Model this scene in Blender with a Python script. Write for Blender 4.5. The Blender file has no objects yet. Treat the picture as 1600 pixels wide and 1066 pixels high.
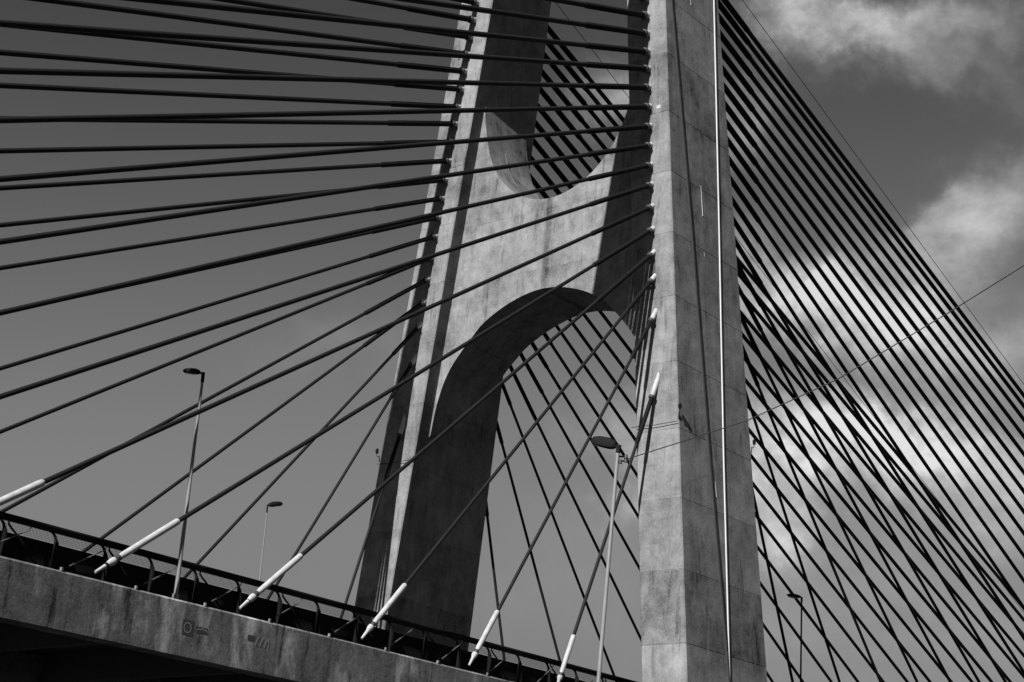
import bpy, bmesh, math, random
from mathutils import Vector, Matrix

random.seed(7)
sc = bpy.context.scene
COL = sc.collection

# ------------------------------------------------------------------ camera
# world: x runs along the bridge (away), y across it (away), z up; the lens is at the origin height 0
PITCH, ROLL, AZ, FPX = 0.3228, 0.0685, 0.6862, 2851.5
Fv = Vector((math.cos(AZ) * math.cos(PITCH), math.sin(AZ) * math.cos(PITCH), math.sin(PITCH)))
R0 = Vector((math.sin(AZ), -math.cos(AZ), 0.0))
U0 = R0.cross(Fv)
Rv = math.cos(ROLL) * R0 + math.sin(ROLL) * U0
Uv = -math.sin(ROLL) * R0 + math.cos(ROLL) * U0
cam_d = bpy.data.cameras.new('camera')
cam = bpy.data.objects.new('camera', cam_d)
COL.objects.link(cam)
M = Matrix((Rv, Uv, -Fv)).transposed().to_4x4()
cam.matrix_world = M
cam_d.sensor_width = 36.0
cam_d.lens = FPX / 1600.0 * 36.0
cam_d.clip_start = 0.1
cam_d.clip_end = 6000.0
sc.camera = cam


def ray(px, py):
    """direction of the line of sight to a point measured in the photograph"""
    return (Fv + (px - 800) / FPX * Rv - (py - 533) / FPX * Uv).normalized()


# ------------------------------------------------------------------ sun, exposure
LT = Vector((1.0, 0.132, -0.78)).normalized()          # the way the sunlight travels
sun_d = bpy.data.lights.new('sun', 'SUN')
sun_d.energy = 5.0
sun_d.angle = math.radians(0.5)
sun_d.color = (1.0, 1.0, 1.0)
sun = bpy.data.objects.new('sun', sun_d)
COL.objects.link(sun)
sun.location = (0, 0, 120)
sun.rotation_euler = LT.to_track_quat('-Z', 'Y').to_euler()
sc.view_settings.view_transform = 'Standard'
sc.view_settings.look = 'None'
sc.view_settings.exposure = 0.85
sc.view_settings.gamma = 1.0
sc.view_settings.use_curve_mapping = False

# ------------------------------------------------------------------ sky with clouds (monochrome, red filtered)
world = bpy.data.worlds.new('World')
sc.world = world
world.use_nodes = True
NT = world.node_tree
NT.nodes.clear()


def mnode(nt, op, a, b=None, c=None, clamp=False):
    n = nt.nodes.new('ShaderNodeMath')
    n.operation = op
    n.use_clamp = clamp
    for i, v in enumerate((a, b, c)):
        if v is None:
            continue
        if isinstance(v, (int, float)):
            n.inputs[i].default_value = v
        else:
            nt.links.new(v, n.inputs[i])
    return n.outputs[0]


def w(op, a, b=None, c=None, clamp=False):
    return mnode(NT, op, a, b, c, clamp)


tc = NT.nodes.new('ShaderNodeTexCoord')
DIR = tc.outputs['Generated']
sep = NT.nodes.new('ShaderNodeSeparateXYZ')
NT.links.new(DIR, sep.inputs[0])
az = w('MULTIPLY', w('ARCTAN2', sep.outputs[1], sep.outputs[0]), 57.2958)
el = w('MULTIPLY', w('ARCSINE', sep.outputs[2]), 57.2958)


def wnoise(scale, detail, rough=0.55, off=(0, 0, 0), stretch=(1, 1, 1)):
    mp = NT.nodes.new('ShaderNodeMapping')
    mp.inputs['Location'].default_value = off
    mp.inputs['Scale'].default_value = stretch
    NT.links.new(DIR, mp.inputs['Vector'])
    n = NT.nodes.new('ShaderNodeTexNoise')
    n.inputs['Scale'].default_value = scale
    n.inputs['Detail'].default_value = detail
    n.inputs['Roughness'].default_value = rough
    NT.links.new(mp.outputs[0], n.inputs['Vector'])
    return n.outputs['Fac']


n_big = wnoise(13, 7, 0.55, (3.1, 0.4, 1.7), (1, 1, 1.6))
n_fine = wnoise(34, 12, 0.70, (0.7, 5.2, 2.2), (1, 1, 1.4))
warp_a = w('MULTIPLY', w('SUBTRACT', wnoise(24, 6, 0.6, (9, 2, 4)), 0.5), 5.0)
warp_e = w('MULTIPLY', w('SUBTRACT', wnoise(24, 6, 0.6, (1, 7, 8)), 0.5), 4.0)
azw = w('ADD', az, warp_a)
elw = w('ADD', el, warp_e)

sky = NT.nodes.new('ShaderNodeTexSky')
sky.sky_type = 'NISHITA'
sky.sun_disc = False
sky.sun_elevation = math.asin(-LT.z)
sky.sun_rotation = math.atan2(-LT.x, -LT.y)
sky.altitude = 50
sky.air_density = 1.0
sky.dust_density = 0.25
sepc = NT.nodes.new('ShaderNodeSeparateColor')
NT.links.new(sky.outputs[0], sepc.inputs[0])
# tone curve of red-filtered black and white film: deep blue goes dark, the pale horizon levels off
SKY_CAP = 1.56
base = w('MULTIPLY', w('SUBTRACT', 1.0, w('EXPONENT', w('MULTIPLY', w('POWER', w('DIVIDE', sepc.outputs[0], 1.71), 3.15), -1.0))), SKY_CAP)


def blob(px, py, sx, sy, ang, amp):
    d = ray(px, py)
    a0 = math.degrees(math.atan2(d.y, d.x))
    e0 = math.degrees(math.asin(d.z))
    k = 0.0201
    ca, sa = math.cos(math.radians(ang)), math.sin(math.radians(ang))
    u = w('MULTIPLY', w('SUBTRACT', a0, azw), math.cos(math.radians(e0)))   # to the right
    v = w('SUBTRACT', e0, elw)                                              # downwards
    p = w('DIVIDE', w('ADD', w('MULTIPLY', u, ca), w('MULTIPLY', v, sa)), sx * k)
    q = w('DIVIDE', w('SUBTRACT', w('MULTIPLY', v, ca), w('MULTIPLY', u, sa)), sy * k)
    r2 = w('ADD', w('MULTIPLY', p, p), w('MULTIPLY', q, q))
    return w('MULTIPLY', w('EXPONENT', w('MULTIPLY', r2, -1.0)), amp)


BLOBS = [
    (1245, 25, 85, 48, 12, 0.56), (1345, 50, 100, 32, 20, 0.42), (1425, 30, 80, 34, -10, 0.34), (1480, 100, 130, 36, 20, 0.13), (1550, 25, 90, 45, 10, 0.24),
    (1560, 325, 125, 55, -28, 0.36), (1490, 400, 115, 55, -15, 0.34), (1580, 530, 90, 50, 0, 0.24), (1440, 345, 60, 26, -25, 0.22),
    (1250, 455, 140, 52, 12, 0.98), (1400, 500, 110, 48, 22, 0.62), (1480, 580, 120, 40, 20, 0.26),
    (1220, 695, 90, 70, 10, 1.12), (1335, 685, 100, 48, 20, 0.72), (1480, 705, 150, 42, 18, 0.74),
    (1225, 830, 50, 45, 0, 0.55), (1560, 800, 110, 45, 15, 0.22),
    (960, 670, 50, 45, 0, 0.34), (985, 790, 40, 32, 0, 0.30), (985, 150, 60, 50, 20, 0.36),
    (1160, 170, 50, 60, 30, 0.30), (555, 540, 120, 45, -10, 0.07), (1400, 960, 330, 170, 0, 0.12), (900, 900, 200, 120, 0, 0.04),
]
cl = None
for b in BLOBS:
    v = blob(*b)
    cl = v if cl is None else w('ADD', cl, v)
ntex = w('ADD', w('MULTIPLY', n_big, 0.9), w('MULTIPLY', n_fine, 0.75))
cl = w('MULTIPLY', cl, w('MULTIPLY_ADD', ntex, 3.3, -1.55), clamp=False)
cl = w('MINIMUM', w('MAXIMUM', cl, 0.0), 1.25)
# broken cloud of the same kind over the rest of the sky
away = w('MULTIPLY', w('SUBTRACT', w('ABSOLUTE', w('SUBTRACT', az, 38.0)), 24.0), 0.08, clamp=True)
up = w('MULTIPLY', w('SUBTRACT', el, 33.0), 0.08, clamp=True)
rest = w('MAXIMUM', away, up)
gen = w('MULTIPLY', w('SUBTRACT', wnoise(3.0, 8, 0.55, (2, 2, 2), (1, 1, 2)), 0.55), 5.0, clamp=True)
cl = w('ADD', cl, w('MULTIPLY', w('MULTIPLY', gen, rest), 0.25))
CLOUD = 3.15
rad = w('ADD', base, w('MULTIPLY', cl, CLOUD))
comb = NT.nodes.new('ShaderNodeCombineColor')
for i in range(3):
    NT.links.new(rad, comb.inputs[i])
bg = NT.nodes.new('ShaderNodeBackground')
bg.inputs['Strength'].default_value = 0.0785
NT.links.new(comb.outputs[0], bg.inputs['Color'])
wo = NT.nodes.new('ShaderNodeOutputWorld')
NT.links.new(bg.outputs[0], wo.inputs['Surface'])


# ------------------------------------------------------------------ materials (all grey)
def new_mat(name):
    m = bpy.data.materials.new(name)
    m.use_nodes = True
    nt = m.node_tree
    bs = nt.nodes['Principled BSDF']
    return m, nt, bs


def grey(nt, val, sock):
    c = nt.nodes.new('ShaderNodeCombineColor')
    for i in range(3):
        nt.links.new(val, c.inputs[i])
    nt.links.new(c.outputs[0], sock)


def tex(nt, kind, scale, detail=4, rough=0.55, stretch=(1, 1, 1), off=(0, 0, 0)):
    g = nt.nodes.new('ShaderNodeNewGeometry')
    mp = nt.nodes.new('ShaderNodeMapping')
    mp.inputs['Scale'].default_value = stretch
    mp.inputs['Location'].default_value = off
    nt.links.new(g.outputs['Position'], mp.inputs['Vector'])
    n = nt.nodes.new('ShaderNodeTexNoise')
    n.inputs['Scale'].default_value = scale
    n.inputs['Detail'].default_value = detail
    n.inputs['Roughness'].default_value = rough
    nt.links.new(mp.outputs[0], n.inputs['Vector'])
    return n.outputs['Fac']


def concrete(name, base_v, blotch, streak, grain, lifts=True, drain=False, efflo=0.0):
    m, nt, bs = new_mat(name)
    f = lambda op, a, b=None, c=None, cl=False: mnode(nt, op, a, b, c, cl)
    g = nt.nodes.new('ShaderNodeNewGeometry')
    sp = nt.nodes.new('ShaderNodeSeparateXYZ')
    nt.links.new(g.outputs['Position'], sp.inputs[0])
    b1 = f('SUBTRACT', tex(nt, 'n', 0.35, 5, 0.6), 0.5)
    b2 = f('SUBTRACT', tex(nt, 'n', 1.6, 5, 0.65, off=(4, 1, 2)), 0.5)
    s1 = f('SUBTRACT', tex(nt, 'n', 1.5, 5, 0.6, stretch=(1, 1, 0.09), off=(1, 5, 2)), 0.5)
    g1 = f('SUBTRACT', tex(nt, 'n', 9.0, 3, 0.8), 0.5)
    v = f('MULTIPLY_ADD', b1, blotch * 2.2, 1.0)
    v = f('MULTIPLY_ADD', b2, blotch * 1.5, v)
    v = f('MULTIPLY_ADD', s1, streak * 1.5, v)
    v = f('MULTIPLY_ADD', g1, grain * 2.0, v)
    # dark drips and pale lime runs with edges of their own
    d1 = f('MULTIPLY', f('SUBTRACT', tex(nt, 'n', 2.6, 6, 0.62, stretch=(1, 1, 0.12), off=(8, 3, 1)), 0.57), 7.0, cl=True)
    v = f('MULTIPLY_ADD', d1, -streak * 1.1, v)
    l1 = f('MULTIPLY', f('SUBTRACT', tex(nt, 'n', 1.1, 6, 0.68, stretch=(1, 1, 0.4), off=(2, 9, 5)), 0.58), 6.0, cl=True)
    v = f('MULTIPLY_ADD', l1, blotch * 0.5, v)
    if lifts:
        # pour lifts 3.6 m high: a thin dark joint, a leaking edge below it, each lift and form panel its own shade
        zz = f('DIVIDE', f('ADD', sp.outputs[2], f('MULTIPLY', b2, 0.10)), 3.6)
        fr = f('FRACT', zz)
        joint = f('LESS_THAN', fr, 0.016)
        v = f('MULTIPLY_ADD', joint, -0.12, v)
        leak = f('MULTIPLY', f('SUBTRACT', fr, 0.72), 3.5, cl=True)
        leak = f('MULTIPLY', leak, f('MULTIPLY', f('SUBTRACT', tex(nt, 'n', 2.2, 5, 0.6, stretch=(1, 1, 0.05), off=(6, 6, 0)), 0.48), 5.0, cl=True))
        v = f('MULTIPLY_ADD', leak, -0.34, v)
        wn = nt.nodes.new('ShaderNodeTexWhiteNoise')
        wn.noise_dimensions = '1D'
        nt.links.new(f('FLOOR', zz), wn.inputs['W'])
        v = f('MULTIPLY_ADD', f('SUBTRACT', wn.outputs['Value'], 0.5), 0.34, v)
        cx = nt.nodes.new('ShaderNodeCombineXYZ')
        nt.links.new(f('FLOOR', f('DIVIDE', f('ADD', sp.outputs[0], 0.13), 1.27)), cx.inputs[0])
        nt.links.new(f('FLOOR', f('DIVIDE', f('ADD', sp.outputs[1], 0.21), 1.31)), cx.inputs[1])
        nt.links.new(f('FLOOR', f('DIVIDE', sp.outputs[2], 1.8)), cx.inputs[2])
        wp = nt.nodes.new('ShaderNodeTexWhiteNoise')
        wp.noise_dimensions = '3D'
        nt.links.new(cx.outputs[0], wp.inputs['Vector'])
        v = f('MULTIPLY_ADD', f('SUBTRACT', wp.outputs['Value'], 0.5), 0.13, v)
    if drain:
        # water stain that runs down the middle of the cross beam from the low point of its upper curve
        dy = f('ABSOLUTE', f('SUBTRACT', sp.outputs[1], f('MULTIPLY_ADD', b2, 0.12, 58.69)))
        st = f('MULTIPLY', f('SUBTRACT', 1.0, f('DIVIDE', dy, 0.30), cl=True), 1.6, cl=True)
        v = f('MULTIPLY_ADD', st, -0.46, v)
    if efflo:
        e = tex(nt, 'n', 0.75, 6, 0.65, stretch=(1, 1, 0.35), off=(3, 0, 7))
        e = f('MULTIPLY', f('SUBTRACT', e, 0.54), 6.0, cl=True)
        v = f('MULTIPLY_ADD', e, efflo, v)
    v = f('MULTIPLY', f('MAXIMUM', v, 0.15), base_v)
    grey(nt, v, bs.inputs['Base Color'])
    bs.inputs['Roughness'].default_value = 0.9
    bs.inputs['Specular IOR Level'].default_value = 0.15
    bp = nt.nodes.new('ShaderNodeBump')
    bp.inputs['Strength'].default_value = 0.25
    bp.inputs['Distance'].default_value = 0.05
    nt.links.new(f('ADD', f('MULTIPLY', g1, 0.6), b2), bp.inputs['Height'])
    nt.links.new(bp.outputs[0], bs.inputs['Normal'])
    return m


def plain(name, val, rough, var=0.15, metal=0.0, spec=0.3, scale=6.0):
    m, nt, bs = new_mat(name)
    t = mnode(nt, 'SUBTRACT', tex(nt, 'n', scale, 4, 0.6), 0.5)
    v = mnode(nt, 'MULTIPLY', mnode(nt, 'MULTIPLY_ADD', t, var * 2, 1.0), val)
    grey(nt, v, bs.inputs['Base Color'])
    bs.inputs['Roughness'].default_value = rough
    bs.inputs['Metallic'].default_value = metal
    bs.inputs['Specular IOR Level'].default_value = spec
    return m


M_LEG = concrete('pylon concrete', 0.147, 0.75, 0.46, 0.5)
M_BEAM = concrete('cross beam concrete', 0.150, 0.8, 0.40, 0.5, drain=True)
M_FASCIA = concrete('weathered girder concrete', 0.13, 0.75, 0.65, 0.8, lifts=False, efflo=2.4)
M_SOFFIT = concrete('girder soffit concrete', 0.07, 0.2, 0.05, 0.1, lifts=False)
M_CABLE = plain('black cable sheath', 0.010, 0.65, 0.3, spec=0.12)
M_GUIDE = plain('dark guide pipe paint', 0.007, 0.75, 0.2, spec=0.08)
M_WHITE = plain('white cable sleeve', 0.31, 0.6, 0.5, scale=3.0)
M_COLLAR = plain('dark collar rubber', 0.03, 0.6)
M_RAIL = plain('dark railing paint', 0.007, 0.8, 0.3, spec=0.05)
M_ROD = plain('galvanised rod', 0.09, 0.5, 0.2)
M_STEEL = plain('galvanised pole', 0.15, 0.55, 0.3, spec=0.3)
M_POLE = plain('weathered aluminium pole', 0.18, 0.5, 0.2, spec=0.3)
M_LAMP = plain('dark lamp housing', 0.010, 0.8, 0.2, spec=0.06)
M_LENS = plain('lamp lens', 0.10, 0.2, 0.1)
M_PIPE = plain('pale drain pipe', 0.42, 0.6, 0.1)
M_WIRE = plain('black wire', 0.015, 0.6)
M_SHADOW_LINE = plain('dark shadow line', 0.035, 0.8, 0.2, spec=0.1)  # dark colour standing in for a shadow cast on the leg
M_PAINT = plain('faded white paint', 0.26, 0.8, 0.3)
M_PATCH = plain('dark paint patch', 0.052, 0.85, 0.3)
M_ROAD = plain('asphalt', 0.05, 0.9, 0.3)
M_GROUND = plain('ground', 0.02, 0.95, 0.4, scale=0.2)


# ------------------------------------------------------------------ mesh helpers
def link(name, me, parent=None):
    o = bpy.data.objects.new(name, me)
    COL.objects.link(o)
    if parent is not None:
        o.parent = parent
    return o


def build(name, bm, mat, parent=None, smooth=False):
    me = bpy.data.meshes.new(name)
    bmesh.ops.recalc_face_normals(bm, faces=bm.faces[:])
    bm.to_mesh(me)
    bm.free()
    me.materials.append(mat)
    if smooth:
        for p in me.polygons:
            p.use_smooth = True
        me.set_sharp_from_angle(angle=math.radians(40))
    o = link(name, me)
    if parent is not None:
        o.parent = parent
        o.matrix_parent_inverse = Matrix.Translation(-Vector(parent.location))
    return o


def thing(name, label, cat, loc=(0, 0, 0), group=None):
    o = bpy.data.objects.new(name, None)
    o.empty_display_size = 0.5
    COL.objects.link(o)
    o.location = loc
    o['label'] = label
    o['category'] = cat
    if group:
        o['group'] = group
    return o


def tube(bm, pts, radii, n=10, caps=True):
    pts = [Vector(p) for p in pts]
    if isinstance(radii, (int, float)):
        radii = [radii] * len(pts)
    rings = []
    d0 = (pts[-1] - pts[0]).normalized()
    a = Vector((0, 0, 1)) if abs(d0.z) < 0.9 else Vector((1, 0, 0))
    for i, p in enumerate(pts):
        t = (pts[min(i + 1, len(pts) - 1)] - pts[max(i - 1, 0)])
        if t.length < 1e-9:
            t = d0
        t.normalize()
        s = t.cross(a).normalized()
        u = s.cross(t)
        rings.append([bm.verts.new(p + radii[i] * (math.cos(2 * math.pi * j / n) * s + math.sin(2 * math.pi * j / n) * u)) for j in range(n)])
    for r0, r1 in zip(rings, rings[1:]):
        for j in range(n):
            bm.faces.new((r0[j], r0[(j + 1) % n], r1[(j + 1) % n], r1[j]))
    if caps:
        bm.faces.new(rings[0])
        bm.faces.new(list(reversed(rings[-1])))
    return bm


def box(bm, lo, hi):
    x0, y0, z0 = lo
    x1, y1, z1 = hi
    v = [bm.verts.new(p) for p in ((x0, y0, z0), (x1, y0, z0), (x1, y1, z0), (x0, y1, z0), (x0, y0, z1), (x1, y0, z1), (x1, y1, z1), (x0, y1, z1))]
    for f in ((0, 3, 2, 1), (4, 5, 6, 7), (0, 1, 5, 4), (1, 2, 6, 5), (2, 3, 7, 6), (3, 0, 4, 7)):
        bm.faces.new([v[i] for i in f])
    return bm


def prism_x(bm, prof, x0, x1):
    """profile in (y, z) pulled along x"""
    a = [bm.verts.new((x0, y, z)) for y, z in prof]
    b = [bm.verts.new((x1, y, z)) for y, z in prof]
    n = len(prof)
    for i in range(n):
        bm.faces.new((a[i], a[(i + 1) % n], b[(i + 1) % n], b[i]))
    bm.faces.new(a)
    bm.faces.new(list(reversed(b)))
    return bm


# ------------------------------------------------------------------ numbers of the bridge
YC, S0, BL, W0 = 58.6875, 11.1506, 0.0934, 2.5728
XL, EF, D0, D1 = 72.2937, 0.0226, 8.1824, -0.0469
YF, ZF = 51.3983, 11.5219
FAR_Y = 2 * YC - YF + 0.87
GROUND_Z = -1.7
TOP_Z = 66.0


def leg_y(side, z, f):
    """side -1 nearer leg, +1 farther leg; f -1 outer .. +1 inner"""
    return YC + side * (S0 - BL * z) - side * f * W0 / 2


def x_front(z):
    return XL + EF * z


def x_back(z):
    return XL + EF * z + D0 + D1 * z


# ------------------------------------------------------------------ ground
bm = bmesh.new()
S = 3000
NG = 24
gv = [[bm.verts.new((-S + 2 * S * i / NG, -S + 2 * S * j / NG, GROUND_Z)) for j in range(NG + 1)] for i in range(NG + 1)]
for i in range(NG):
    for j in range(NG):
        bm.faces.new((gv[i][j], gv[i + 1][j], gv[i + 1][j + 1], gv[i][j + 1]))
g = build('ground', bm, M_GROUND)
g['kind'] = 'structure'

# ------------------------------------------------------------------ pylon
pylon = thing('bridge_pylon', 'pale concrete pylon with two leaning legs joined by a curved cross beam', 'bridge pylon', (76.0, YC, GROUND_Z))
for side in (-1, 1):
    bm = bmesh.new()
    c = 0.06
    rings = []
    zs = [(GROUND_Z - 0.5, 0.0)]                 # heights, with a shallow recessed joint at every pour lift
    for i in range(0, 19):
        zj = 3.6 * i + 0.03
        if GROUND_Z < zj < TOP_Z - 0.5:
            zs += [(zj - 0.02, 0.0), (zj - 0.012, 0.008), (zj + 0.012, 0.008), (zj + 0.02, 0.0)]
    zs.append((TOP_Z, 0.0))
    for z, rc in zs:
        xa, xb = x_front(z) + rc, x_back(z) - rc
        ya, yb = leg_y(side, z, -1), leg_y(side, z, 1)
        s = 1 if yb > ya else -1
        ya, yb = ya + s * rc, yb - s * rc
        tp = 0.42                                         # the inner side narrows a little towards the back
        pts = [(xa, ya + s * c), (xa, yb - s * c), (xa + c, yb), (xb + 0.3 - c, yb - s * tp), (xb + 0.3, yb - s * (tp + c)), (xb, ya + s * c), (xb - c, ya), (xa + c, ya)]
        rings.append([bm.verts.new((x, y, z)) for x, y in pts])
    for r0, r1 in zip(rings, rings[1:]):
        for j in range(8):
            bm.faces.new((r0[j], r0[(j + 1) % 8], r1[(j + 1) % 8], r1[j]))
    bm.faces.new(rings[0])
    bm.faces.new(list(reversed(rings[-1])))
    o = build('leg', bm, M_LEG, pylon)
    o['label'] = 'nearer leg, its outer side in grazing light' if side < 0 else 'farther leg, its inner side in deep shade'

KS = 2.38 / 2.36
U_H = [(0, 39.92), (1.2, 40.1), (2.3, 40.58), (3.0, 41.08), (3.5, 41.58), (4.0, 42.2), (4.35, 42.8), (4.7, 43.55), (4.95, 44.4), (5.2, 45.5), (5.40, 46.6), (5.52, 47.6)]
A_H = [(0, 34.5), (1.2, 34.37), (2.5, 33.98), (3.5, 33.5), (4.25, 33.02), (4.75, 32.5), (5.43, 31.77), (6.09, 30.95), (6.55, 30.1), (6.85, 29.2), (7.07, 28.2), (7.22, 27.0)]


def smooth_curve(h, n):
    h = [(y * KS, z * KS) for y, z in h]
    full = [(-y, z) for y, z in reversed(h[1:])] + h
    P = [Vector((y, z)) for y, z in full]
    P = [2 * P[0] - P[1]] + P + [2 * P[-1] - P[-2]]
    dense = []
    for i in range(1, len(P) - 2):
        p0, p1, p2, p3 = P[i - 1:i + 3]
        for k in range(10):
            t = k / 10
            dense.append(0.5 * (2 * p1 + (p2 - p0) * t + (2 * p0 - 5 * p1 + 4 * p2 - p3) * t * t + (3 * p1 - p0 - 3 * p2 + p3) * t ** 3))
    dense.append(P[-2])
    L = [0]
    for a, b in zip(dense, dense[1:]):
        L.append(L[-1] + (b - a).length)
    out = []
    j = 0
    for i in range(n + 1):
        s = L[-1] * i / n
        while j < len(L) - 2 and L[j + 1] < s:
            j += 1
        t = (s - L[j]) / max(1e-9, L[j + 1] - L[j])
        out.append(dense[j].lerp(dense[j + 1], t))
    return out


n = 64
uc, ac = smooth_curve(U_H, n), smooth_curve(A_H, n)
uc = [Vector((uc[0].x - 0.5, uc[0].y + 0.6))] + uc + [Vector((uc[-1].x + 0.5, uc[-1].y + 0.6))]
ac = [Vector((ac[0].x - 0.5, ac[0].y - 0.6))] + ac + [Vector((ac[-1].x + 0.5, ac[-1].y - 0.6))]
bm = bmesh.new()
NV = 6
front, back = [], []
for a, b in zip(uc, ac):
    rf, rb = [], []
    for k in range(NV + 1):
        p = a.lerp(b, k / NV)
        rf.append(bm.verts.new((x_front(p.y) + 1.0, YC + p.x, p.y)))
        yb = p.x + math.copysign(0.35 * min(1.0, abs(p.x) / 5.2) ** 3, p.x)     # follows the taper of the legs
        rb.append(bm.verts.new((x_front(p.y) + 5.4, YC + yb, p.y)))
    front.append(rf)
    back.append(rb)
for i in range(len(front) - 1):
    for k in range(NV):
        bm.faces.new((front[i][k], front[i + 1][k], front[i + 1][k + 1], front[i][k + 1]))
        bm.faces.new((back[i][k], back[i][k + 1], back[i + 1][k + 1], back[i + 1][k]))
    bm.faces.new((front[i][0], back[i][0], back[i + 1][0], front[i + 1][0]))
    bm.faces.new((front[i][NV], front[i + 1][NV], back[i + 1][NV], back[i][NV]))
for i in (0, -1):
    for k in range(NV):
        bm.faces.new((front[i][k], front[i][k + 1], back[i][k + 1], back[i][k]))
build('cross_beam', bm, M_BEAM, pylon, smooth=True)


def near_outer(frac, z, off):
    return Vector((x_front(z) + frac * (D0 + D1 * z), leg_y(-1, z, -1) - off, z))


bm = bmesh.new()
tube(bm, [near_outer(f, z, 0.01) for z, f in ((62, 1.0), (52.73, .908), (37.97, .729), (24.82, .590), (13.14, .505), (0, .42))], 0.05, 8)
build('drain_pipe', bm, M_PIPE, pylon, True)
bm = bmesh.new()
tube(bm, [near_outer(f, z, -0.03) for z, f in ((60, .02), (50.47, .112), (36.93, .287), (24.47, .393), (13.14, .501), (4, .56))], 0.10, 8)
build('shadow_line', bm, M_SHADOW_LINE, pylon, True)  # dark tube added as the shadow line a cable casts on the outer face
# thin pale pipe down the farther leg's inner face and over the curve of the beam
bm = bmesh.new()
pts = []
for z in ():
    pts.append((x_front(z) + 2.6, leg_y(1, z, 1) - 0.03, z))
for p in reversed(uc[n // 2 + 8:n - 8]):
    pts.append((x_front(p.y) + 2.6, YC + p.x - 0.02, p.y + 0.02))
tube(bm, pts, 0.012, 6)
build('lightning_strip', bm, M_ROD, pylon, True)

def outer_at(px, py):
    d = ray(px, py)
    c = YC - S0 - W0 / 2
    return d * (c / (d.y - BL * d.z))


for pts, r_ in ((((1095, 290), (1096.5, 318), (1098, 338)), 0.022), (((1117.5, 752), (1118.5, 766), (1119.5, 777)), 0.016), (((1079, 0), (1079.3, 8)), 0.02), (((1100, 393), (1101, 401)), 0.012)):
    bm = bmesh.new()
    P = [outer_at(*p) for p in pts]
    tube(bm, P, [r_ * 0.5] + [r_] * (len(P) - 1), 6)
    build('lime_streak', bm, M_PIPE, pylon, True)
bm = bmesh.new()
d = ray(1029, 167)
p = d * (XL / (d.x - EF * d.z))
box(bm, (p.x - 0.012, p.y - 0.13, p.z - 0.10), (p.x + 0.05, p.y + 0.13, p.z + 0.10))
build('repair_patch', bm, M_WHITE, pylon)

# ------------------------------------------------------------------ deck
deck = thing('bridge_deck', 'stained concrete bridge deck with dark underside crossing the lower left', 'bridge deck', (60.0, YC, ZF))
X0, X1 = -170.0, 300.0
FH = 2.02
bm = bmesh.new()
prism_x(bm, [(YF, ZF - FH), (YF, ZF - 0.07), (YF + 0.07, ZF), (YF + 0.45, ZF), (YF + 0.45, ZF - 0.5), (YF + 0.9, ZF - FH)], X0, X1)
build('edge_beam', bm, M_FASCIA, deck)
bm = bmesh.new()
prism_x(bm, [(FAR_Y, ZF - FH), (FAR_Y, ZF - 0.07), (FAR_Y - 0.07, ZF), (FAR_Y - 0.45, ZF), (FAR_Y - 0.45, ZF - 0.5), (FAR_Y - 0.9, ZF - FH)], X0, X1)
build('edge_beam', bm, M_FASCIA, deck)
bm = bmesh.new()
prism_x(bm, [(YF + 0.46, ZF - 0.52), (YF + 0.46, ZF - 0.05), (FAR_Y - 0.46, ZF - 0.05), (FAR_Y - 0.46, ZF - 0.52)], X0, X1)
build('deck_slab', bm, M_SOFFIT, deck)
xx = 36.0
fb = None
while xx < 100:
    bm = bmesh.new()
    box(bm, (xx - 0.2, YF + 0.95, ZF - FH + 0.25), (xx + 0.2, FAR_Y - 0.95, ZF - 0.53))
    if fb is None:
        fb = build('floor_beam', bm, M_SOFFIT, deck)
        fb_x = xx
    else:
        o = fb.copy()
        COL.objects.link(o)
        o.location.x += xx - fb_x
        bm.free()
    xx += 7.0
road = bmesh.new()
box(road, (X0, YF + 1.25, ZF - 0.045), (X1, FAR_Y - 1.25, ZF + 0.03))
r = build('road', road, M_ROAD)
r['kind'] = 'structure'

# faded marks on the girder face
bm = bmesh.new()
box(bm, (44.80, YF - 0.005, 10.29), (45.34, YF - 0.002, 10.86))
build('paint_patch', bm, M_PATCH, deck)
bm = bmesh.new()
N = 28
for i in range(N):
    q = []
    for a in (i, i + 1):
        t = 2 * math.pi * a / N
        for rr in (0.135, 0.165):
            q.append(bm.verts.new((45.06 + rr * math.cos(t) * 1.15, YF - 0.010, 10.57 + rr * math.sin(t) * 1.2)))
    bm.faces.new((q[0], q[1], q[3], q[2]))
build('painted_ring', bm, M_PAINT, deck)
bm = bmesh.new()
box(bm, (45.47, YF - 0.005, 10.47), (46.06, YF - 0.002, 10.70))
build('paint_patch', bm, M_PATCH, deck)


def stroke(pts, wd, yo=0.010):
    bm = bmesh.new()
    for (x0, z0), (x1, z1) in zip(pts, pts[1:]):
        d = Vector((x1 - x0, z1 - z0)).normalized() * wd / 2
        nx, nz = -d.y, d.x
        bm.faces.new([bm.verts.new((x, YF - yo, z)) for x, z in ((x0 + nx, z0 + nz), (x1 + nx, z1 + nz), (x1 - nx, z1 - nz), (x0 - nx, z0 - nz))])
    return bm


build('painted_stroke', stroke([(45.52, 10.56), (45.62, 10.62), (45.72, 10.60), (45.78, 10.66), (45.90, 10.60), (45.98, 10.62), (46.05, 10.55)], 0.035), M_PAINT, deck)
bm = bmesh.new()
box(bm, (48.12, YF - 0.005, 10.62), (48.46, YF - 0.002, 10.84))
build('paint_patch', bm, M_PATCH, deck)
for i in range(3):
    x = 48.52 + 0.24 * i
    build('painted_stroke', stroke([(x, 10.50), (x + 0.16, 10.86)], 0.05), M_PAINT, deck)
build('painted_stroke', stroke([(49.16, 10.86), (49.24, 10.74), (49.22, 10.52)], 0.05), M_PAINT, deck)

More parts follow.
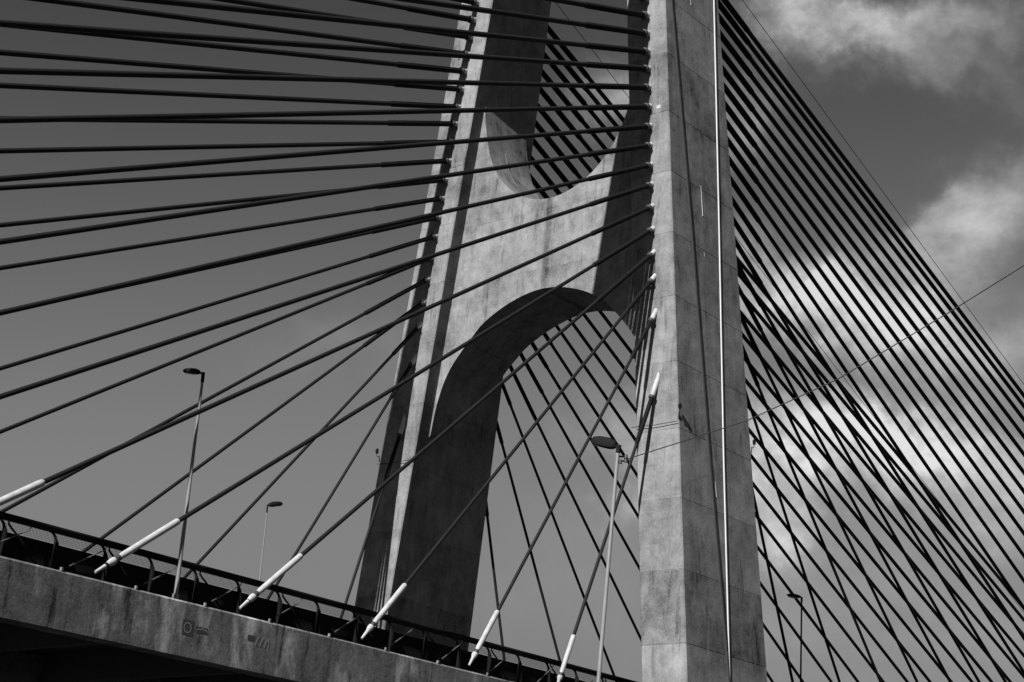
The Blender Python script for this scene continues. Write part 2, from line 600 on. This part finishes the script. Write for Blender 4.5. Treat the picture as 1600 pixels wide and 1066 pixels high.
# ------------------------------------------------------------------ railing with barrier on the near edge
rail = thing('guard_railing', 'dark steel guard railing with mesh running along the near deck edge', 'guard railing', (60.0, YF + 0.9, ZF))
RX0, RX1 = 12.0, 112.0
YR = 52.26
bm = bmesh.new()
prism_x(bm, [(YR - 0.06, 12.95), (YR - 0.08, 13.12), (YR - 0.03, 13.19), (YR + 0.05, 13.19), (YR + 0.09, 13.12), (YR + 0.07, 12.95)], RX0, RX1)
build('top_rail', bm, M_RAIL, rail)
bm = bmesh.new()
prism_x(bm, [(YR + 0.02, ZF - 0.04), (YR + 0.08, ZF + 0.45), (YR + 0.10, 12.58), (YR + 0.24, 12.58), (YR + 0.30, ZF + 0.4), (YR + 0.42, ZF - 0.04)], RX0, RX1)
build('crash_barrier', bm, M_RAIL, rail)
# posts
PS, PX = 2.22, 37.0
bm = bmesh.new()
tube(bm, [(PX - 0.22, YR, 12.96), (PX - 0.10, YR, 12.93), (PX - 0.01, YR - 0.01, 12.84), (PX + 0.05, YR - 0.02, 12.72), (PX + 0.07, YR - 0.04, 12.58), (PX + 0.10, YR - 0.06, 12.3), (PX + 0.10, YR - 0.06, 11.5)],
     [0.04, 0.045, 0.05, 0.055, 0.09, 0.12, 0.12], 8)
post0 = build('post', bm, M_RAIL, rail, True)
bm = bmesh.new()
tube(bm, [(PX + 0.22, YR, 12.97), (PX + 0.22, YR - 0.01, 12.84), (PX + 0.34, YR - 0.03, 12.72), (PX + 0.75, YR - 0.08, 12.40), (PX + 1.05, YR - 0.12, 12.1)], 0.04, 7)
brace0 = build('brace', bm, M_RAIL, rail, True)
for i in range(-10, 33):
    if i == 0:
        continue
    for src in (post0, brace0):
        if src is brace0 and i % 2:
            continue
        o = src.copy()
        COL.objects.link(o)
        o.location.x += PS * i
SX, SS = 39.1, 3.372
bm = bmesh.new()
tube(bm, [(SX + 0.45, 51.62, 11.80), (SX + 2.35, 52.22, 12.80), (SX + 2.45, 52.24, 12.97)], 0.022, 6)
rod0 = build('rod', bm, M_ROD, rail, True)
bm = bmesh.new()
box(bm, (SX - 0.035, YF + 0.02, ZF + 0.001), (SX + 0.035, YF + 0.12, ZF + 0.12))
stub0 = build('anchor_stub', bm, M_STEEL, rail)
for i in range(-7, 21):
    if i == 0:
        continue
    for src in (rod0, stub0):
        o = src.copy()
        COL.objects.link(o)
        o.location.x += SS * i
# mesh between barrier and rail: fine wires, too many to pick apart
bm = bmesh.new()
x = 34.0
while x < 76.0:
    box(bm, (x - 0.004, YR + 0.028, 12.585), (x + 0.004, YR + 0.036, 12.945))
    x += 0.06
z = 12.63
while z < 12.94:
    box(bm, (34.0, YR + 0.039, z - 0.003), (76.0, YR + 0.046, z + 0.003))
    z += 0.06
o = build('wire_mesh', bm, M_RAIL, rail)
o['kind'] = 'stuff'

# ------------------------------------------------------------------ stay cables
ZK = [27.88, 31.63, 33.66, 35.06, 36.43, 37.74, 39.04, 40.21, 41.39, 42.55, 43.75, 44.94, 46.1, 47.18, 48.33, 49.49, 50.6, 51.74, 52.87, 54.02, 55.0, 55.85]
BX_NEAR = [67.9, 61.48, 54.53, 47.65, 40.6, 33.87, 26.93, 20.19, 13.56, 6.9, -0.1, -6.3, -12.9, -18.4, -25.2, -31.0, -37.2, -44.0, -50.0, -56.0, -62.0, -67.0]
BX_FAR = [67.75, 61.11, 54.42, 47.15, 40.5, 33.42, 26.63, 19.44, 13.09, 6.26, 0.27, -6.31, -12.0, -18.82, -25.69, -31.0, -37.6, -43.6, -50.2, -57.0, -63.0, -68.0]
ORD = ['lowest', 'second', 'third', 'fourth', 'fifth', 'sixth', 'seventh', 'eighth', 'ninth', 'tenth', 'eleventh', 'twelfth', 'thirteenth',
       'fourteenth', 'fifteenth', 'sixteenth', 'seventeenth', 'eighteenth', 'nineteenth', 'twentieth', 'twenty-first', 'topmost']


def stay(k, side, left):
    z = ZK[k]
    dy = YF + 0.12 if side < 0 else FAR_Y - 0.02
    if left:
        A = Vector((x_front(z), YC + side * (S0 - BL * z) - 0.08, z))
        B = Vector(((BX_FAR if side > 0 else BX_NEAR)[k], dy, ZF + (0.37 if side > 0 else 0.25)))
        nrm = Vector((-1, 0, 0))
    else:
        A = Vector((x_back(z), YC + side * (S0 - BL * z), z))
        bxr = 68.5 - 7 * k if k < 6 else 33.5 - 6.65 * (k - 5)
        if k == 20:
            bxr += 1.5
        if k == 21:
            bxr += 4.5
        B = Vector((x_front(z) + x_back(z) - bxr, dy, ZF + 0.25))
        nrm = Vector((1, 0, 0))
    d = (B - A)
    L = d.length
    d.normalize()
    leg_n = 'nearer' if side < 0 else 'farther'
    fan = 'left' if left else 'right'
    where = f"{leg_n} leg's {fan} fan"
    if k == 0:
        lab = f'lowest and steepest black stay cable of the {where}'
    elif k == 21:
        lab = f'topmost black stay cable of the {where}'
    else:
        lab = f'{ORD[k]} black stay cable up from the lowest in the {where}'
    t = thing('stay_cable', lab, 'stay cable', A, 'stay cables fanning from the pylon legs')
    r = 0.082 + 0.060 * min(1.0, max(0.0, (k - 2) / 13.0))
    cosn = max(0.15, d.dot(nrm))
    c = 0.27 / cosn + 0.12                     # where the collar sits
    sl = 2.42 + 0.41 * k if k < 6 else 5.0      # white sleeve at the deck
    bm = bmesh.new()
    sag = 0.0
    tube(bm, [A + d * (c - 0.1), A + d * (L - 0.5)], r, 10)
    build('strand', bm, M_CABLE, t, True)
    bm = bmesh.new()
    gl = 2.6 if k < 3 else 5.6
    tube(bm, [A + d * c, A + d * (c + gl), A + d * (c + gl + 0.12)], [r + 0.034, r + 0.034, r], 10)
    build('guide_pipe', bm, M_GUIDE, t, True)
    rs = r + 0.05
    bm = bmesh.new()
    tube(bm, [A - d * 0.9, A + d * (c - 0.13)], [rs, rs], 14)
    s = build('anchor_socket', bm, M_WHITE, t, True)
    bm = bmesh.new()
    tube(bm, [A + d * (c - 0.125), A + d * (c - 0.02), A + d * (c + 0.02), A + d * (c + 0.05)], [rs + 0.045, rs + 0.045, rs + 0.02, r + 0.01], 14)
    build('collar', bm, M_COLLAR, s, True)
    bm = bmesh.new()
    tube(bm, [B - d * (sl + 0.25), B - d * (sl + 0.2), B - d * (sl - 0.02), B - d * sl * 0.36, B - d * sl * 0.30],
         [r + 0.008, r + 0.036, r + 0.042, r + 0.034, r + 0.012], 12)
    s = build('deck_sleeve', bm, M_WHITE, t, True)
    bm = bmesh.new()
    tube(bm, [B - d * sl * 0.30, B - d * sl * 0.25], [r + 0.03, r + 0.03], 10)
    build('clamp', bm, M_COLLAR, s, True)
    bm = bmesh.new()
    tube(bm, [B - d * sl * 0.25, B - d * sl * 0.24, B - d * sl * 0.20, B - d * sl * 0.14, B - d * sl * 0.05, B],
         [0.06, 0.13, 0.14, 0.08, 0.06, 0.05], 10)
    build('fork', bm, M_WHITE, s, True)
    return t


for side in (-1, 1):
    for left in (True, False):
        for k in range(22):
            stay(k, side, left)

# ------------------------------------------------------------------ thin wires
def wire(name, pts, r, mat, label, cat, group=None):
    t = bmesh.new()
    tube(t, pts, r, 6)
    o = build(name, t, mat, None, True)
    o['label'] = label
    o['category'] = cat
    if group:
        o['group'] = group
    return o


def on_y(px, py, y):
    d = ray(px, py)
    return d * (y / d.y)


def catenary(a, b, sag, n=24):
    return [a.lerp(b, i / n) - Vector((0, 0, 4 * sag * (i / n) * (1 - i / n))) for i in range(n + 1)]


def earth_wire(p, q, side, label):
    d = (q - p)
    tA = (78.6 - p.x) / d.x
    tB = (ZF - p.z) / d.z
    wire('earth_wire', [p + d * tA, p + d * tB], 0.022, M_WIRE, label, 'wire', 'thin earth wires above the right fans')


earth_wire(on_y(1160, 0, 52.75), on_y(1600, 601, 52.2), -1, "thin wire just above the topmost cable of the nearer leg's right fan")
earth_wire(on_y(873, 10, 64.6), on_y(1560, 905, 65.5), 1, "thin wire just above the topmost cable of the farther leg's right fan")

# ------------------------------------------------------------------ lamps on the deck
def street_lamp(base, top, head_dir, label, r0, r1, arm, head_len, parts_mat=M_STEEL, cap=0.34, fat=1.5):
    base, top = Vector(base), Vector(top)
    t = thing('street_lamp', label, 'street lamp', base, 'street lamps by the bridge')
    bm = bmesh.new()
    tube(bm, [base, base.lerp(top, 0.03), base.lerp(top, 0.031), top], [r0 * 1.5, r0 * 1.5, r0, r1], 12)
    build('pole', bm, parts_mat, t, True)
    hd = Vector(head_dir).normalized()
    sd = hd.cross(Vector((0, 0, 1))).normalized()
    up = sd.cross(hd).normalized()
    bm = bmesh.new()
    tube(bm, [top - Vector((0, 0, cap)), top + up * 0.06], [r1 * 1.4, r1 * 1.4], 10)
    a = top + up * 0.02
    tube(bm, [a, a + hd * arm], [r1 * 0.9, r1 * 0.8], 8)
    build('bracket', bm, M_LAMP, t, True)
    # housing: a flattened tapering shell
    bm = bmesh.new()
    st = a + hd * (arm * 0.55)
    secs = [(0.0, 0.05, 0.05), (0.08, 0.09, 0.075), (0.3, 0.13, 0.10), (0.62, 0.15, 0.095), (0.88, 0.12, 0.07), (1.0, 0.05, 0.03)]
    rings = []
    for s, wd, h in secs:
        c = st + hd * (s * head_len)
        wd *= head_len / 0.75
        h *= head_len / 0.75 * fat
        ring = []
        for j in range(12):
            an = 2 * math.pi * j / 12
            y, zz = [math.copysign(abs(q) ** 0.55, q) * k_ for q, k_ in ((math.cos(an), wd), (math.sin(an), h))]
            if zz < 0:
                zz *= 0.55
            ring.append(bm.verts.new(c + sd * y + up * zz))
        rings.append(ring)
    for q0, q1 in zip(rings, rings[1:]):
        for j in range(12):
            bm.faces.new((q0[j], q0[(j + 1) % 12], q1[(j + 1) % 12], q1[j]))
    bm.faces.new(rings[0])
    bm.faces.new(list(reversed(rings[-1])))
    h = build('lamp_head', bm, M_LAMP, t, True)
    bm = bmesh.new()
    c0 = st + hd * (0.34 * head_len) - up * 0.055 * head_len / 0.75
    c1 = st + hd * (0.86 * head_len) - up * 0.05 * head_len / 0.75
    wv = sd * 0.10 * head_len / 0.75
    tk = up * -0.03
    vs = [bm.verts.new(p) for p in (c0 - wv, c0 + wv, c1 + wv * 0.9, c1 - wv * 0.9, c0 - wv * .8 + tk, c0 + wv * .8 + tk, c1 + wv * .7 + tk, c1 - wv * .7 + tk)]
    for f in ((0, 1, 2, 3), (7, 6, 5, 4), (0, 4, 5, 1), (1, 5, 6, 2), (2, 6, 7, 3), (3, 7, 4, 0)):
        bm.faces.new([vs[i] for i in f])
    build('lens', bm, M_LENS, h)
    return t


street_lamp((44.74, 51.90, ZF), (44.74, 51.90, 20.38), (-1, 0.25, -0.12), 'slim lamp standing behind the railing at left with head pointing left', 0.085, 0.05, 0.25, 0.72)
street_lamp((61.24, 65.0, ZF), (61.20, 65.0, 20.15), (1, -0.1, 0.30), 'thin far lamp with its head pointing right, beside the far leg', 0.05, 0.028, 0.15, 0.85)
street_lamp((91.2, 51.95, ZF), (91.15, 51.95, 20.30), (-1, 0.2, -0.02), 'dark thin lamp seen through the crossing cables right of the nearer leg', 0.055, 0.045, 0.2, 1.1, M_LAMP, 0.2, 0.75)
p_low = ray(935, 1066)
p_top = ray(966, 700)
p_low = p_low * (36.0 / p_low.dot(Fv))
p_top = p_top * (36.0 * 1.038 / p_top.dot(Fv))
dd = (p_top - p_low)
base = p_low + dd * ((GROUND_Z - p_low.z) / dd.z)
hp = ray(915, 689)
hp = hp * (36.0 * 1.055 / hp.dot(Fv))
street_lamp(base, p_top, hp - p_top, 'tall pale lamp in front of the pylon with a cable bracket at its top', 0.050, 0.036, 0.16, 0.64, M_POLE, 0.10, 1.8)
# wire from the tall lamp
w_a = ray(978, 718)
w_a = w_a * (36.0 * 1.037 / w_a.dot(Fv))
wp = [w_a]
for px, py, dep in ((1060, 692, 37.0), (1168, 657, 36.6), (1310, 592, 36.2), (1480, 490, 35.7), (1600, 415, 35.3), (1750, 318, 34.8), (1950, 180, 34.2)):
    v = ray(px, py)
    wp.append(v * (dep / v.dot(Fv)))
wire('utility_wire', wp, 0.011, M_WIRE, 'thin sagging wire strung from the tall pale lamp across the right fan', 'wire')
ins = thing('wire_bracket', 'small dark clamp and insulators fixed near the top of the tall lamp', 'wire bracket', w_a)
bm = bmesh.new()
q = p_top + (p_low - p_top).normalized() * 0.18
q2 = p_top + (p_low - p_top).normalized() * 0.30
tube(bm, [q, q.lerp(w_a, 0.5) + Vector((0, 0, 0.03)), w_a + Vector((0, 0, 0.06))], 0.022, 6)
tube(bm, [q2, w_a + Vector((0, 0, -0.02))], 0.018, 6)
build('bracket_arm', bm, M_LAMP, ins, True)
bm = bmesh.new()
tube(bm, [w_a + Vector((0, 0, 0.10)), w_a + Vector((0, 0, 0.02)), w_a, w_a - Vector((0, 0, 0.06))], [0.03, 0.045, 0.03, 0.04], 8)
build('insulator', bm, M_COLLAR, ins, True)
bm = bmesh.new()
m2 = q2.lerp(w_a, 0.4)
tube(bm, [m2 + Vector((0, 0, 0.03)), m2 - Vector((0, 0, 0.05))], [0.03, 0.035], 8)
build('insulator', bm, M_COLLAR, ins, True)

# ------------------------------------------------------------------ little fixtures strapped round the legs
def fixture(c, out, label):
    c = Vector(c)
    out = Vector(out).normalized()
    t = thing('leg_fixture', label, 'fixture', c, 'little fixtures on the pylon legs')
    bm = bmesh.new()
    tube(bm, [c, c + out * 0.16, c + out * 0.18 + Vector((0, 0, 0.18))], 0.02, 6)
    tube(bm, [c + Vector((0, 0, -0.3)), c + Vector((0, 0, 0.04)) + out * 0.04], 0.03, 6)
    build('arm', bm, M_LAMP, t, True)
    bm = bmesh.new()
    b = c + out * 0.18 + Vector((0, 0, 0.18))
    tube(bm, [b, b + Vector((0, 0, 0.04)), b + Vector((0, 0, 0.24)), b + Vector((0, 0, 0.30))], [0.05, 0.085, 0.09, 0.03], 10)
    build('lamp_body', bm, M_LAMP, t, True)


zf = 26.0
fixture((x_front(zf) + 0.02, leg_y(-1, zf, -1) - 0.02, zf), (-0.7, -0.7, 0), 'small dark fixture on the front edge of the nearer leg')
fixture((x_back(zf) + 0.02, leg_y(-1, zf, -1) - 0.02, zf), (0.8, -0.3, 0), 'small dark fixture on the back edge of the nearer leg')
fixture((x_front(zf) - 0.02, leg_y(1, zf, -1) + 0.02, zf), (-0.6, 0.7, 0), 'small dark fixture on the outer edge of the farther leg')
for side, lab in ((-1, 'thin wire strapped across the front of the nearer leg'), (1, 'thin wire strapped across the front of the farther leg')):
    z = 25.55
    x = x_front(z) - 0.12
    wire('strap_wire', [(x, leg_y(side, z, -1), z), (x - 0.02, leg_y(side, z, 0), z - 0.05), (x, leg_y(side, z, 1.15), z)], 0.018, M_WIRE, lab, 'wire', 'wires strapped round the legs')
